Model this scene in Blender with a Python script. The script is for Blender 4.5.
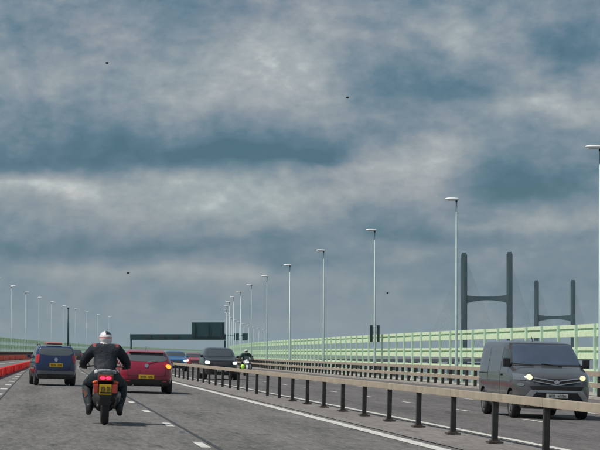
import bpy, bmesh, math, random
from mathutils import Vector, Matrix
random.seed(7)
R = math.radians
scn = bpy.context.scene
for o in list(bpy.data.objects): bpy.data.objects.remove(o)
COL = scn.collection

# ------------------------------------------------------------------ camera
EYE = 1.40
FPX = 2200.0                    # focal length in units of a 600 wide picture
cam_d = bpy.data.cameras.new('camera')
cam = bpy.data.objects.new('camera', cam_d); COL.objects.link(cam)
cam_d.sensor_width = 36; cam_d.lens = 36*FPX/600
cam_d.clip_start = 0.5; cam_d.clip_end = 60000
cam.location = (0, 0, EYE)
cam.rotation_euler = (math.pi/2, 0, 0)
cam_d.shift_x = 255/600; cam_d.shift_y = 124/600
scn.camera = cam
scn.view_settings.view_transform = 'Standard'; scn.view_settings.look = 'None'
scn.view_settings.gamma = 1; scn.view_settings.exposure = 0.42

# ------------------------------------------------------------------ world + sun
SUN_EL = R(56); SUN_AZ = R(-100)       # azimuth from +Y (ahead), clockwise; negative = left
sd = Vector((math.sin(SUN_AZ)*math.cos(SUN_EL), math.cos(SUN_AZ)*math.cos(SUN_EL), math.sin(SUN_EL)))
sl = bpy.data.lights.new('sun', 'SUN'); sl.energy = 3.0; sl.angle = R(1.5); sl.color = (1.0, .95, .88)
sun = bpy.data.objects.new('sun', sl); COL.objects.link(sun)
sun.rotation_euler = sd.to_track_quat('Z', 'Y').to_euler()

class NT:
    def __init__(s, tree): s.t = tree; s.n = tree.nodes; s.l = tree.links
    def new(s, typ, **kw):
        n = s.n.new(typ)
        for k, v in kw.items(): setattr(n, k, v)
        return n
    def link(s, a, b): s.l.new(a, b)
    def setin(s, n, i, v):
        if v is None: return
        if hasattr(v, 'is_output') or isinstance(v, bpy.types.NodeSocket): s.l.new(v, n.inputs[i])
        else: n.inputs[i].default_value = v
    def m(s, op, a, b=None, c=None, clamp=False):
        n = s.n.new('ShaderNodeMath'); n.operation = op; n.use_clamp = clamp
        s.setin(n, 0, a); s.setin(n, 1, b); s.setin(n, 2, c)
        return n.outputs[0]
    def ramp(s, fac, stops, interp='LINEAR'):
        n = s.n.new('ShaderNodeValToRGB'); n.color_ramp.interpolation = interp
        e = n.color_ramp.elements
        while len(e) < len(stops): e.new(.5)
        for i, (p, c) in enumerate(stops):
            e[i].position = p; e[i].color = (c[0], c[1], c[2], 1)
        s.setin(n, 0, fac); return n.outputs[0]
    def noise(s, vec, scale, detail=4, rough=.55, dist=0):
        n = s.n.new('ShaderNodeTexNoise'); n.inputs['Scale'].default_value = scale
        n.inputs['Detail'].default_value = detail; n.inputs['Roughness'].default_value = rough
        n.inputs['Distortion'].default_value = dist
        if vec is not None: s.l.new(vec, n.inputs['Vector'])
        return n
    def mix(s, fac, a, b, typ='MIX'):
        n = s.n.new('ShaderNodeMix'); n.data_type = 'RGBA'; n.blend_type = typ
        s.setin(n, 0, fac)
        for i, v in ((6, a), (7, b)):
            if isinstance(v, tuple): n.inputs[i].default_value = (v[0], v[1], v[2], 1)
            else: s.l.new(v, n.inputs[i])
        return n.outputs[2]

world = bpy.data.worlds.new('World'); scn.world = world; world.use_nodes = True
W = NT(world.node_tree); world.node_tree.nodes.clear()
tc = W.new('ShaderNodeTexCoord')
sep = W.new('ShaderNodeSeparateXYZ'); W.link(tc.outputs['Generated'], sep.inputs[0])
az = W.m('ARCTAN2', sep.outputs[0], sep.outputs[1]); el = W.m('ARCSINE', sep.outputs[2])
# cloud-layer coordinates in thousandths of a radian (azimuth, elevation)
U0 = W.m('MULTIPLY', az, 1000.0); V0 = W.m('MULTIPLY', el, 1000.0)
cmb = W.new('ShaderNodeCombineXYZ'); W.link(W.m('MULTIPLY', U0, .66), cmb.inputs[0]); W.link(V0, cmb.inputs[1])
n1 = W.noise(cmb.outputs[0], .035, 5, .55); s1 = W.new('ShaderNodeSeparateColor'); W.link(n1.outputs['Color'], s1.inputs[0])
U = W.m('MULTIPLY_ADD', W.m('SUBTRACT', s1.outputs[0], .5), 34.0, U0)
V = W.m('MULTIPLY_ADD', W.m('SUBTRACT', s1.outputs[1], .5), 17.0, V0)
def blob(px, py, sx, sy, amp, dn=None):
    uc = math.atan((px-45)/FPX)*1000; vc = math.atan((349-py)/FPX)*1000
    a = W.m('MULTIPLY', W.m('SUBTRACT', U, uc), FPX/1000/sx)
    dv = W.m('SUBTRACT', V, vc)
    if dn is None: b = W.m('MULTIPLY', dv, FPX/1000/sy)
    else: b = W.m('ADD', W.m('MULTIPLY', W.m('MAXIMUM', dv, 0.0), FPX/1000/sy), W.m('MULTIPLY', W.m('MINIMUM', dv, 0.0), FPX/1000/dn))
    q = W.m('MULTIPLY_ADD', a, a, W.m('MULTIPLY', b, b))
    return W.m('MULTIPLY', W.m('EXPONENT', W.m('MULTIPLY', q, -1.0)), amp)
BL = [(40,70,70,26,.10),(170,72,50,20,.14,30),(232,66,34,16,.12,24),(283,55,40,22,.22,40),(262,30,34,16,.12),(325,55,30,40,.16),(215,100,70,18,.10),(455,42,16,18,.14),
      (30,130,150,24,-.06),(30,160,110,26,-.22,9),(180,158,110,26,-.18,8),(235,154,90,12,-.24,7),(318,158,32,12,-.30,8),
      (25,184,60,9,.30,16),(95,188,40,8,.16,20),(115,212,30,12,.14),(215,178,80,8,.16,30),(200,206,30,12,.12),(262,205,50,22,.16),
      (30,250,70,16,-.20,10),(170,250,70,12,-.16,8),(250,238,60,9,-.14),(120,272,90,7,.16,14),(240,272,60,8,.12,14),(40,225,40,10,.06),
      (400,170,46,18,.26,24),(365,200,60,10,.14,12),(455,150,60,12,.12,18),(540,112,50,8,.16,14),(590,125,40,10,.12),
      (545,190,70,26,-.28,14),(470,195,60,14,-.10),(565,62,50,22,-.26,14),(470,96,36,16,-.16,10),(400,92,50,26,-.12),(340,135,60,10,-.08),
      (420,238,110,12,-.16,9),(300,265,60,18,-.14,10),(520,222,90,6,.12,10),(250,6,30,10,-.10),(170,2,90,10,-.06),
      (530,290,130,26,-.12),(440,285,90,16,.05),(150,322,300,16,.05)]
acc = None
for b in BL:
    b = list(b); b[4] *= 1.28
    v = blob(*b); acc = v if acc is None else W.m('ADD', acc, v)
n2 = W.noise(cmb.outputs[0], .040, 9, .60, .15)
n4 = W.noise(cmb.outputs[0], .15, 7, .62, .1)
n3 = W.noise(cmb.outputs[0], .014, 3, .5)
# the cloud layer flattens into haze towards the horizon
lowf = W.m('MULTIPLY_ADD', W.m('SMOOTH_MIN', V0, 70.0, 20.0), .0070, .52)
base = W.m('ADD', W.m('MULTIPLY_ADD', W.m('MULTIPLY', W.m('SUBTRACT', n2.outputs[0], .5), lowf), .86, W.m('MULTIPLY_ADD', W.m('MULTIPLY', W.m('SUBTRACT', n4.outputs[0], .5), lowf), .40, .50)), W.m('MULTIPLY', W.m('SUBTRACT', n3.outputs[0], .5), .25))
bright = W.m('MULTIPLY_ADD', W.m('SUBTRACT', W.m('ADD', base, acc), .5), 1.12, .475, clamp=True)
ccol = W.ramp(bright, [(0, (.030,.088,.125)), (.22, (.062,.124,.168)), (.42, (.128,.175,.215)), (.6, (.200,.234,.254)), (.8, (.288,.316,.320)), (1, (.45,.48,.465))])
tint = W.ramp(W.noise(cmb.outputs[0], .02, 3).outputs[0], [(.35, (.95,1.0,1.015)), (.65, (1.045,1.0,1.02))])
ccol = W.mix(1.0, ccol, tint, 'MULTIPLY')
sky = W.new('ShaderNodeTexSky'); sky.sky_type = 'NISHITA'; sky.sun_disc = False
sky.sun_elevation = SUN_EL; sky.sun_rotation = SUN_AZ
skys = W.mix(1.0, sky.outputs[0], (.09,.09,.09), 'MULTIPLY')
ccol2 = W.mix(.08, ccol, skys)
bg = W.new('ShaderNodeBackground'); W.link(ccol2, bg.inputs[0]); bg.inputs[1].default_value = 1.0
wo = W.new('ShaderNodeOutputWorld'); W.link(bg.outputs[0], wo.inputs[0])

# ------------------------------------------------------------------ road geometry
def off(d):
    if d < 130: return 0.0
    if d <= 650: return (d-130)**2/7800
    o = 34.667; s = .13333
    e = min(d, 2080)-650; o += s*e + e*e/(2*5621); s += e/5621
    if d > 2080: o += s*(d-2080)
    return o
def drop(d):
    if d < 0: return 0.0
    if d <= 650: return -3.1e-6*d*d
    return -1.31-.00403*(d-650)
def head(d): return math.atan((off(d+1)-off(d-1))/2)
SUP = .025
def P(X, d, h=0.0):
    t = head(d)
    return Vector((off(d)+X*math.cos(t), d-X*math.sin(t), -SUP*X+drop(d)+h))
def frame(X, d, h=0, yaw=0, level=False):
    t = head(d); sl_ = (drop(d+1)-drop(max(d-1, 0)))/2
    M = Matrix.Translation(P(X, d, h)) @ Matrix.Rotation(-t, 4, 'Z')
    if not level: M = M @ Matrix.Rotation(math.atan(SUP), 4, 'Y') @ Matrix.Rotation(math.atan(sl_), 4, 'X')
    return M @ Matrix.Rotation(yaw, 4, 'Z')

# ------------------------------------------------------------------ materials
def mat(name, col, rough=.6, metal=0, emit=None, es=0, var=.0, vscale=8, bump=0, bscale=60, coat=0, spec=None, bdist=.01, trans=0):
    m = bpy.data.materials.new(name); m.use_nodes = True; T = NT(m.node_tree)
    b = T.n['Principled BSDF']; b.inputs['Roughness'].default_value = rough; b.inputs['Metallic'].default_value = metal
    b.inputs['Coat Weight'].default_value = coat; b.inputs['Coat Roughness'].default_value = .06
    if spec is not None: b.inputs['Specular IOR Level'].default_value = spec
    t = T.new('ShaderNodeTexCoord')
    n = T.noise(t.outputs['Object'], vscale, 5, .6)
    lo = tuple(c*(1-var) for c in col); hi = tuple(min(1, c*(1+var)) for c in col)
    c = T.ramp(n.outputs[0], [(.3, lo), (.7, hi)])
    T.link(c, b.inputs['Base Color'])
    if var:
        r = T.m('MULTIPLY_ADD', n.outputs[0], .25, max(0, rough-.12)); T.link(r, b.inputs['Roughness'])
    if bump:
        n2 = T.noise(t.outputs['Object'], bscale, 4, .6); bp = T.new('ShaderNodeBump')
        bp.inputs['Strength'].default_value = bump; bp.inputs['Distance'].default_value = bdist
        T.link(n2.outputs[0], bp.inputs['Height']); T.link(bp.outputs[0], b.inputs['Normal'])
    if trans:      # translucent sheet: part of the light comes through from behind
        tl = T.new('ShaderNodeBsdfTranslucent'); T.link(c, tl.inputs[0]); mx = T.new('ShaderNodeMixShader'); mx.inputs[0].default_value = trans
        T.link(b.outputs[0], mx.inputs[1]); T.link(tl.outputs[0], mx.inputs[2]); T.link(mx.outputs[0], T.n['Material Output'].inputs[0])
    if emit: b.inputs['Emission Color'].default_value = (*emit, 1); b.inputs['Emission Strength'].default_value = es
    return m

def asphalt(name, c0, c1, tracks=()):
    m = bpy.data.materials.new(name); m.use_nodes = True; T = NT(m.node_tree)
    b = T.n['Principled BSDF']; b.inputs['Roughness'].default_value = .85; b.inputs['Specular IOR Level'].default_value = .25
    uv = T.new('ShaderNodeUVMap'); uv.uv_map = 'road'
    sp = T.new('ShaderNodeSeparateXYZ'); T.link(uv.outputs[0], sp.inputs[0])
    st = T.new('ShaderNodeCombineXYZ'); T.link(T.m('MULTIPLY', sp.outputs[0], 1.0), st.inputs[0]); T.link(T.m('MULTIPLY', sp.outputs[1], .12), st.inputs[1])
    big = T.noise(st.outputs[0], .9, 5, .6, .4)
    fine = T.noise(uv.outputs[0], 14, 3, .75); grit = T.noise(uv.outputs[0], 60, 2, .8)
    st2 = T.new('ShaderNodeCombineXYZ'); T.link(T.m('MULTIPLY', sp.outputs[0], 3.5), st2.inputs[0]); T.link(T.m('MULTIPLY', sp.outputs[1], .45), st2.inputs[1])
    mid = T.noise(st2.outputs[0], 2.2, 5, .75)
    f = T.m('MULTIPLY_ADD', T.m('SUBTRACT', fine.outputs[0], .5), 1.9, .5)
    f = T.m('ADD', f, T.m('MULTIPLY', T.m('SUBTRACT', grit.outputs[0], .5), 1.4))
    f = T.m('ADD', f, T.m('MULTIPLY', T.m('SUBTRACT', big.outputs[0], .5), .9))
    f = T.m('ADD', f, T.m('MULTIPLY', T.m('SUBTRACT', mid.outputs[0], .5), 1.5), clamp=True)
    for x0, w, a in tracks:      # polished wheel tracks and oil line, part of the worn surface
        q = T.m('DIVIDE', T.m('SUBTRACT', sp.outputs[0], x0), w)
        f = T.m('ADD', f, T.m('MULTIPLY', T.m('EXPONENT', T.m('MULTIPLY', T.m('MULTIPLY', q, q), -1.0)), a), clamp=True)
    # sparse oil drips and tar smears
    so = T.noise(st2.outputs[0], .55, 4, .6, .5)
    f = T.m('SUBTRACT', f, T.m('MULTIPLY', T.m('MAXIMUM', T.m('SUBTRACT', so.outputs[0], .62), 0.0), 5.0), clamp=True)
    c = T.ramp(f, [(0, c0), (1, c1)])
    T.link(c, b.inputs['Base Color'])
    bp = T.new('ShaderNodeBump'); bp.inputs['Strength'].default_value = .6; bp.inputs['Distance'].default_value = .012
    T.link(T.m('ADD', grit.outputs[0], fine.outputs[0]), bp.inputs['Height']); T.link(bp.outputs[0], b.inputs['Normal'])
    return m

M = dict(
 asphalt_near=asphalt('asphalt_near', (.058,.056,.055), (.245,.234,.227), [(.4-.8,.35,-.10),(.4+.95,.35,-.10),(4.2-.9,.35,-.08),(4.2+.9,.35,-.08),(-3.0,1.2,.2)]),
 asphalt_far=asphalt('asphalt_far', (.050,.047,.048), (.215,.200,.196), [(10,.9,-.08),(13.6,.9,-.08)]),
 median=asphalt('median_paving', (.11,.10,.095), (.30,.28,.265)),
 concrete=mat('concrete', (.34,.32,.29), .85, var=.2, vscale=3, bump=.3),
 deckside=mat('deck_concrete', (.28,.28,.27), .9, var=.2, vscale=.5),
 paint=mat('road_paint', (.58,.565,.53), .6, var=.30, vscale=7, bump=.2),
 seam=mat('tar_seam', (.03,.03,.03), .5, var=.3, vscale=10),
 rail=mat('rail_tan', (.375,.315,.24), .55, .0, var=.2, vscale=1.4),
 rail2=mat('rail_parapet', (.36,.30,.235), .55, .0, var=.2, vscale=2.0),
 post=mat('post_dark', (.028,.026,.025), .6, var=.4, vscale=9),
 stain=mat('base_stain', (.07,.055,.045), .9, var=.4, vscale=14),
 green=mat('fence_green', (.78,.93,.66), .45, trans=.2, var=.10, vscale=3),
 greenpost=mat('fence_post_green', (.62,.80,.66), .5, trans=.2, var=.12, vscale=3),
 greenpanel=mat('fence_panel_green', (.56,.76,.56), .5, trans=.3, var=.15, vscale=2),
 lampcol=mat('galvanised_column', (.36,.46,.46), .45, .2, var=.12, vscale=2),
 lamphead=mat('lantern_white', (.82,.83,.84), .35, var=.05),
 dark=mat('dark_signal', (.02,.04,.045), .5),
 gantry=mat('gantry_teal', (.006,.050,.058), .55, var=.2, vscale=.8),
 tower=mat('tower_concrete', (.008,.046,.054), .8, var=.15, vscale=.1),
 cable=mat('stay_cable', (.10,.14,.15), .5),
 redbar=mat('red_plastic', (.88,.030,.015), .42, trans=.4, var=.06, vscale=4),
 orangebar=mat('orange_plastic', (.72,.10,.02), .45, trans=.35, var=.3, vscale=3),
 brownrail=mat('brown_rail', (.05,.04,.03), .6, var=.2),
 rubber=mat('tyre_rubber', (.018,.018,.019), .75, var=.2, vscale=12),
 rim=mat('alloy_rim', (.35,.36,.37), .3, .8),
 blackp=mat('black_plastic', (.022,.023,.025), .5, var=.2),
 chassis=mat('underbody', (.012,.012,.013), .8),
 glass=mat('dark_glass', (.07,.085,.095), .06, .35, spec=.9),
 glass_r=mat('tinted_glass', (.12,.14,.15), .08, .3, spec=.9),
 vanglass=mat('van_windscreen', (.13,.17,.235), .05, .7, spec=1.0, var=.08, vscale=2.0),
 yplate=mat('yellow_plate', (.75,.46,.02), .4),
 wplate=mat('white_plate', (.62,.62,.60), .4),
 char=mat('plate_character', (.05,.04,.03), .5),
 redp=mat('magenta_red_paint', (.27,.005,.034), .32, .15, var=.06, coat=1, vscale=3),
 bluep=mat('navy_blue_paint', (.008,.028,.095), .3, .2, var=.06, coat=1, vscale=3),
 vanp=mat('grey_van_paint', (.085,.088,.096), .30, .3, var=.10, coat=1, vscale=3),
 blackpaint=mat('black_paint', (.006,.007,.009), .3, .1, coat=.6),
 lbluep=mat('bright_blue_paint', (.012,.13,.36), .3, .2, coat=1),
 rpaint=mat('red_paint', (.35,.03,.04), .3, .2, coat=1),
 greyp=mat('grey_dark_paint', (.06,.05,.06), .3, .3, coat=1),
 chrome=mat('chrome', (.62,.62,.63), .18, 1),
 silver=mat('silver_trim', (.40,.41,.43), .3, .7),
 lampred=mat('lamp_red_lens', (.42,.012,.018), .2, coat=1),
 lampon=mat('lamp_red_lit', (.8,.01,.03), .3, emit=(1,.02,.07), es=2.2),
 amber=mat('indicator_lit', (.9,.2,.02), .3, emit=(1,.17,.015), es=2.6),
 hlon=mat('headlamp_lit', (.5,.5,.4), .2, emit=(1,.86,.36), es=.72),
 hlwhite=mat('headlamp_lit_white', (.9,.9,.9), .2, emit=(.95,1,1), es=.85),
 lens=mat('clear_lens', (.22,.24,.26), .12, .5, coat=1),
 jacket=mat('rider_jacket', (.005,.010,.018), .75, var=.4, vscale=9, bump=.7, bscale=6, bdist=.05),
 trousers=mat('rider_trousers', (.010,.018,.025), .75, var=.4, vscale=9, bump=.7, bscale=6, bdist=.05),
 redcloth=mat('red_cloth', (.26,.05,.05), .7, var=.2),
 greycloth=mat('reflective_band', (.30,.32,.34), .4, var=.45, vscale=14),
 helmet=mat('helmet_white', (.78,.75,.76), .22, coat=1),
 hblack=mat('helmet_black', (.015,.018,.03), .25, coat=1),
 hpink=mat('helmet_stripe', (.45,.14,.14), .3, coat=1),
 orange=mat('orange_reflector', (.75,.13,.02), .35),
 darkred=mat('dark_red_plastic', (.36,.035,.014), .35, coat=.6),
 greenj=mat('green_jacket', (.012,.045,.035), .7, var=.3, vscale=9),
 lime=mat('lime_panel_glow', (.45,.80,.08), .4, emit=(.5,1,.1), es=.15),  # faint glow added to the lime panel, which is no lamp
 white=mat('white_fairing', (.62,.63,.64), .3, coat=1),
 steel=mat('brushed_steel', (.30,.30,.30), .35, .9, var=.2),
 bird=mat('black_feathers', (.01,.01,.012), .7),
)
def water_mat():
    m = bpy.data.materials.new('estuary_water'); m.use_nodes = True; T = NT(m.node_tree); b = T.n['Principled BSDF']
    b.inputs['Roughness'].default_value = .25
    t = T.new('ShaderNodeTexCoord'); mp = T.new('ShaderNodeMapping'); mp.inputs['Scale'].default_value = (.02,.06,.02); T.link(t.outputs['Object'], mp.inputs[0])
    n = T.noise(mp.outputs[0], 3, 7, .65)
    T.link(T.ramp(n.outputs[0], [(.3, (.085,.095,.09)), (.7, (.15,.15,.135))]), b.inputs['Base Color'])
    bp = T.new('ShaderNodeBump'); bp.inputs['Strength'].default_value = .5; bp.inputs['Distance'].default_value = .5
    T.link(n.outputs[0], bp.inputs['Height']); T.link(bp.outputs[0], b.inputs['Normal'])
    return m
M['water'] = water_mat()

# ------------------------------------------------------------------ helpers
def link(o, parent=None):
    COL.objects.link(o)
    if parent is not None: o.parent = parent
    return o
def obj(name, me, parent=None, matrix=None):
    o = bpy.data.objects.new(name, me); link(o, parent)
    if matrix is not None: o.matrix_local = matrix
    return o
def thing(name, label, cat, matrix=None, group=None):
    o = bpy.data.objects.new(name, None); o.empty_display_size = .3; COL.objects.link(o)
    if matrix is not None: o.matrix_world = matrix
    o['label'] = label; o['category'] = cat
    if group: o['group'] = group
    return o
def struct(o): o['kind'] = 'structure'; return o
def stuff(o): o['kind'] = 'stuff'; return o

class MB:
    """mesh builder"""
    def __init__(s): s.v = []; s.f = []; s.mi = []; s.cur = 0
    def add(s, vs, fs):
        b = len(s.v); s.v += [tuple(v) for v in vs]; s.f += [tuple(i+b for i in f) for f in fs]; s.mi += [s.cur]*len(fs); return s
    def box(s, c, sz, mtx=None, taper=1.0):
        hx, hy, hz = sz[0]/2, sz[1]/2, sz[2]/2
        vs = []
        for z in (-1, 1):
            t = taper if z > 0 else 1
            for x, y in ((-1,-1),(1,-1),(1,1),(-1,1)): vs.append(Vector((x*hx*t, y*hy*t, z*hz)))
        vs = [(mtx @ v if mtx is not None else v)+Vector(c) for v in vs]
        return s.add(vs, [(3,2,1,0),(4,5,6,7),(0,1,5,4),(1,2,6,5),(2,3,7,6),(3,0,4,7)])
    def tube(s, pts, rad, n=8, cap=True):
        pts = [Vector(p) for p in pts]; rad = rad if isinstance(rad, (list, tuple)) else [rad]*len(pts)
        rings = []
        ref = Vector((0,0,1)) if abs((pts[-1]-pts[0]).normalized().z) < .9 else Vector((1,0,0))
        for i, p in enumerate(pts):
            d = (pts[min(i+1, len(pts)-1)]-pts[max(i-1, 0)]).normalized()
            a = d.cross(ref).normalized(); b = a.cross(d).normalized()
            rings.append([p+(a*math.cos(2*math.pi*k/n)+b*math.sin(2*math.pi*k/n))*rad[i] for k in range(n)])
        vs = [v for r in rings for v in r]; fs = []
        for i in range(len(pts)-1):
            for k in range(n): fs.append((i*n+k, i*n+(k+1)%n, (i+1)*n+(k+1)%n, (i+1)*n+k))
        if cap: fs.append(tuple(range(n-1, -1, -1))); fs.append(tuple((len(pts)-1)*n+k for k in range(n)))
        return s.add(vs, fs)
    def lathe_x(s, prof, c, n=28):
        """prof: list of (x, r) closed ring round the X axis"""
        vs = []; m = len(prof)
        for k in range(n):
            a = 2*math.pi*k/n
            for x, r in prof: vs.append((c[0]+x, c[1]+r*math.cos(a), c[2]+r*math.sin(a)))
        fs = []
        for k in range(n):
            for j in range(m):
                fs.append((k*m+j, ((k+1)%n)*m+j, ((k+1)%n)*m+(j+1)%m, k*m+(j+1)%m))
        return s.add(vs, fs)
    def ellipsoid(s, c, r, nu=20, nv=12, mtx=None):
        vs = []; fs = []
        for i in range(nv+1):
            t = math.pi*i/nv
            for k in range(nu):
                a = 2*math.pi*k/nu
                v = Vector((r[0]*math.sin(t)*math.cos(a), r[1]*math.sin(t)*math.sin(a), r[2]*math.cos(t)))
                if mtx is not None: v = mtx @ v
                vs.append(v+Vector(c))
        for i in range(nv):
            for k in range(nu): fs.append((i*nu+k, (i+1)*nu+k, (i+1)*nu+(k+1)%nu, i*nu+(k+1)%nu))
        return s.add(vs, fs)
    def prism(s, poly, x0, x1):
        """poly in (y,z) extruded along x"""
        n = len(poly); vs = [(x0, y, z) for y, z in poly]+[(x1, y, z) for y, z in poly]
        fs = [tuple(range(n)), tuple(range(2*n-1, n-1, -1))]+[(i, n+i, n+(i+1)%n, (i+1)%n) for i in range(n)]
        return s.add(vs, fs)
    def mesh(s, name, mats, smooth=False, bevel=0, fix=True):
        me = bpy.data.meshes.new(name); me.from_pydata(s.v, [], s.f)
        for m in (mats if isinstance(mats, (list, tuple)) else [mats]): me.materials.append(m)
        for p, i in zip(me.polygons, s.mi): p.material_index = i
        if fix or bevel:
            bm = bmesh.new(); bm.from_mesh(me)
            bmesh.ops.recalc_face_normals(bm, faces=bm.faces)
            if bevel: bmesh.ops.bevel(bm, geom=bm.edges[:], offset=bevel, segments=2, affect='EDGES', profile=.7)
            bm.to_mesh(me); bm.free()
        if smooth:
            me.shade_smooth()
        me.update(); return me
    def obj(s, name, mats, parent=None, smooth=False, bevel=0, matrix=None):
        return obj(name, s.mesh(name, mats, smooth, bevel), parent, matrix)

# ------------------------------------------------------------------ road sheets
def stations(d0, d1):
    out = [d0]; d = d0
    while d < d1:
        st = 3 if d < 150 else (6 if d < 700 else 25)
        d = min(d+st, d1); out.append(d)
    return out
def ribbon(name, X0, X1, d0, d1, h, m, nx=1, parent=None, thick=None):
    me = bpy.data.meshes.new(name); vs = []; fs = []; uvs = []
    ds = stations(d0, d1)
    for d in ds:
        for i in range(nx+1):
            X = X0+(X1-X0)*i/nx; vs.append(P(X, d, h)); uvs.append((X, d))
    for j in range(len(ds)-1):
        for i in range(nx):
            a = j*(nx+1)+i; fs.append((a, a+1, a+nx+2, a+nx+1))
    if thick:
        n = len(vs); 
        for k in range(n): vs.append(vs[k]-Vector((0,0,thick))); uvs.append(uvs[k])
        for j in range(len(ds)-1):
            for i in (0, nx):
                a = j*(nx+1)+i; fs.append((a, a+nx+1, n+a+nx+1, n+a))
            for i in range(nx):
                a = n+j*(nx+1)+i; fs.append((a, a+nx+1, a+nx+2, a+1))
        for i in range(nx): fs.append((i, i+1, n+i+1, n+i))
    me.from_pydata(vs, [], fs)
    u = me.uv_layers.new(name='road')
    for l in me.loops: u.data[l.index].uv = uvs[l.vertex_index]
    me.materials.append(m); me.update()
    return obj(name, me, parent)
END = 2700
struct(ribbon('bridge_deck', -11.5, 26.3, -30, END, -.12, M['deckside'], 1, thick=2.2))
struct(ribbon('road', -8.35, 6.45, -30, END, 0, M['asphalt_near'], 8))
struct(ribbon('opposite_road', 8.0, 21.35, -30, END, 0, M['asphalt_far'], 8))
struct(ribbon('central_reservation', 6.45, 8.0, -30, END, .012, M['median'], 1))
struct(ribbon('verge', -11.4, -8.35, -30, END, .10, M['concrete'], 1, thick=.2))
struct(ribbon('verge', 21.35, 26.2, -30, END, .10, M['concrete'], 1, thick=.2))
for X in (-5.0, 6.12, 8.28, 19.2):
    struct(ribbon('edge_line', X-(.13 if X in (6.12,) else .09), X+(.13 if X in (6.12,) else .09), -30, 900, .008 if X not in (6.12, 8.28) else .008, M['paint']))
def dashes(name, X, phase, w=.13):
    me = MB(); d = phase
    while d < 700:
        if d > 10:
            a, b, c, e = P(X-w/2-.0, d, .008), P(X+w/2, d, .008), P(X+w/2, d+2, .008), P(X-w/2, d+2, .008)
            me.add([a, b, c, e], [(0,1,2,3)])
        d += 9
    struct(me.obj(name, M['paint'], fix if False else None) if False else obj(name, me.mesh(name, M['paint'], fix=False)))
dashes('lane_marking', 2.38, 32.5, .15); dashes('lane_marking', -1.42, 30.0, .24)
dashes('lane_marking', 11.55, 24.0, .14); dashes('lane_marking', 15.2, 24.0, .14)
struct(ribbon('lane_joint', 2.52, 2.585, -30, 400, .006, M['seam']))
struct(ribbon('lane_joint', -1.26, -1.22, -30, 300, .006, M['seam']))
stm = MB().box((0,0,.012), (.10,.10,.02), taper=.7).mesh('road_stud', M['lens'], bevel=.003)
d = 38.6
while d < 130:
    o = obj('road_stud', stm, None, frame(2.40, d, .004)); o['label'] = 'small white road stud set between two dashes of the right lane line'; o['category'] = 'road stud'; o['group'] = 'road studs along the lane line'
    d += 18
# water
wm = MB(); S = 30000; Z = -41
wm.add([(-S,-S,Z),(S,-S,Z),(S,S,Z),(-S,S,Z)], [(0,1,2,3)])
struct(wm.obj('water', M['water']))
# viaduct piers down to the water: one part of the setting each
pm = MB().box((0,0,-19.5), (9,3,39), taper=.85).mesh('pier', M['deckside'])
d = 60; 
while d < 2000:
    struct(obj('pier', pm, None, frame(7.4, d, -2.6, level=True))); d += 98

# ------------------------------------------------------------------ barriers
def along(root_m, X, d, h=0, level=False, yaw=0):
    return root_m.inverted() @ frame(X, d, h, yaw, level)
def barrier(name, label, cat, X, d0, d1, sp, rails, railw, railh, railmat, poststop, pw, postmat, baseplate=False, cap_parts=290, seclen=1):
    rm = Matrix.Translation(P(X, d0)); r = thing(name, label, cat, rm)
    pmesh = MB().box((0,0,poststop/2), (pw, pw*1.15, poststop)).mesh('post', postmat, bevel=.008)
    L = sp*seclen
    rmesh = MB().box((0, L/2, 0), (railw, L-.02, railh)).mesh('rail', railmat, bevel=.012)
    bmesh_ = MB().box((0,0,.02), (pw*2.6, pw*3.4, .03)).box((0,0,.045),(pw*1.6,pw*1.6,.02)).mesh('base_plate', M['stain'])
    n = 0; d = d0
    rest = MB()
    k = 0
    while d < d1:
        if n < cap_parts:
            p = obj('post', pmesh, r, along(rm, X, d, .02)); n += 1
            if baseplate and d < 70: obj('base_plate', bmesh_, p)
        else:
            mtx = frame(X, d); rest.box(P(X, d, poststop/2)-rm.translation, (pw, pw, poststop))
        d += sp
    d = d0
    for h in rails:
        d = d0; q = 0
        while d < d1:
            if q < 140: obj('rail', rmesh, r, along(rm, X, d, h)); q += 1
            else:
                a = P(X, d, h)-rm.translation; b = P(X, d+L, h)-rm.translation
                rest.tube([a, b], railh*.6, 4)
            d += L
    if rest.v: stuff(rest.obj('far_section', railmat, r))
    return r
barrier('safety_barrier', 'tan steel box-beam barrier on black posts along the central reservation', 'barrier', 7.5, 2.96, 640, 3.75, [.785], .10, .135, M['rail'], .72, .092, M['post'], True)
barrier('bridge_parapet', 'brown two-rail parapet on dark posts beside the oncoming carriageway', 'parapet', 21.6, 36.25, 640, 2.25, [.985, .53], .12, .19, M['rail2'], .97, .14, M['post'], seclen=2)
barrier('bridge_parapet', 'dark brown parapet at the far left edge of the bridge', 'parapet', -8.6, 40.75, 700, 2.45, [1.02, .6], .12, .20, M['brownrail'], 1.0, .15, M['post'], seclen=2)

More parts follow.
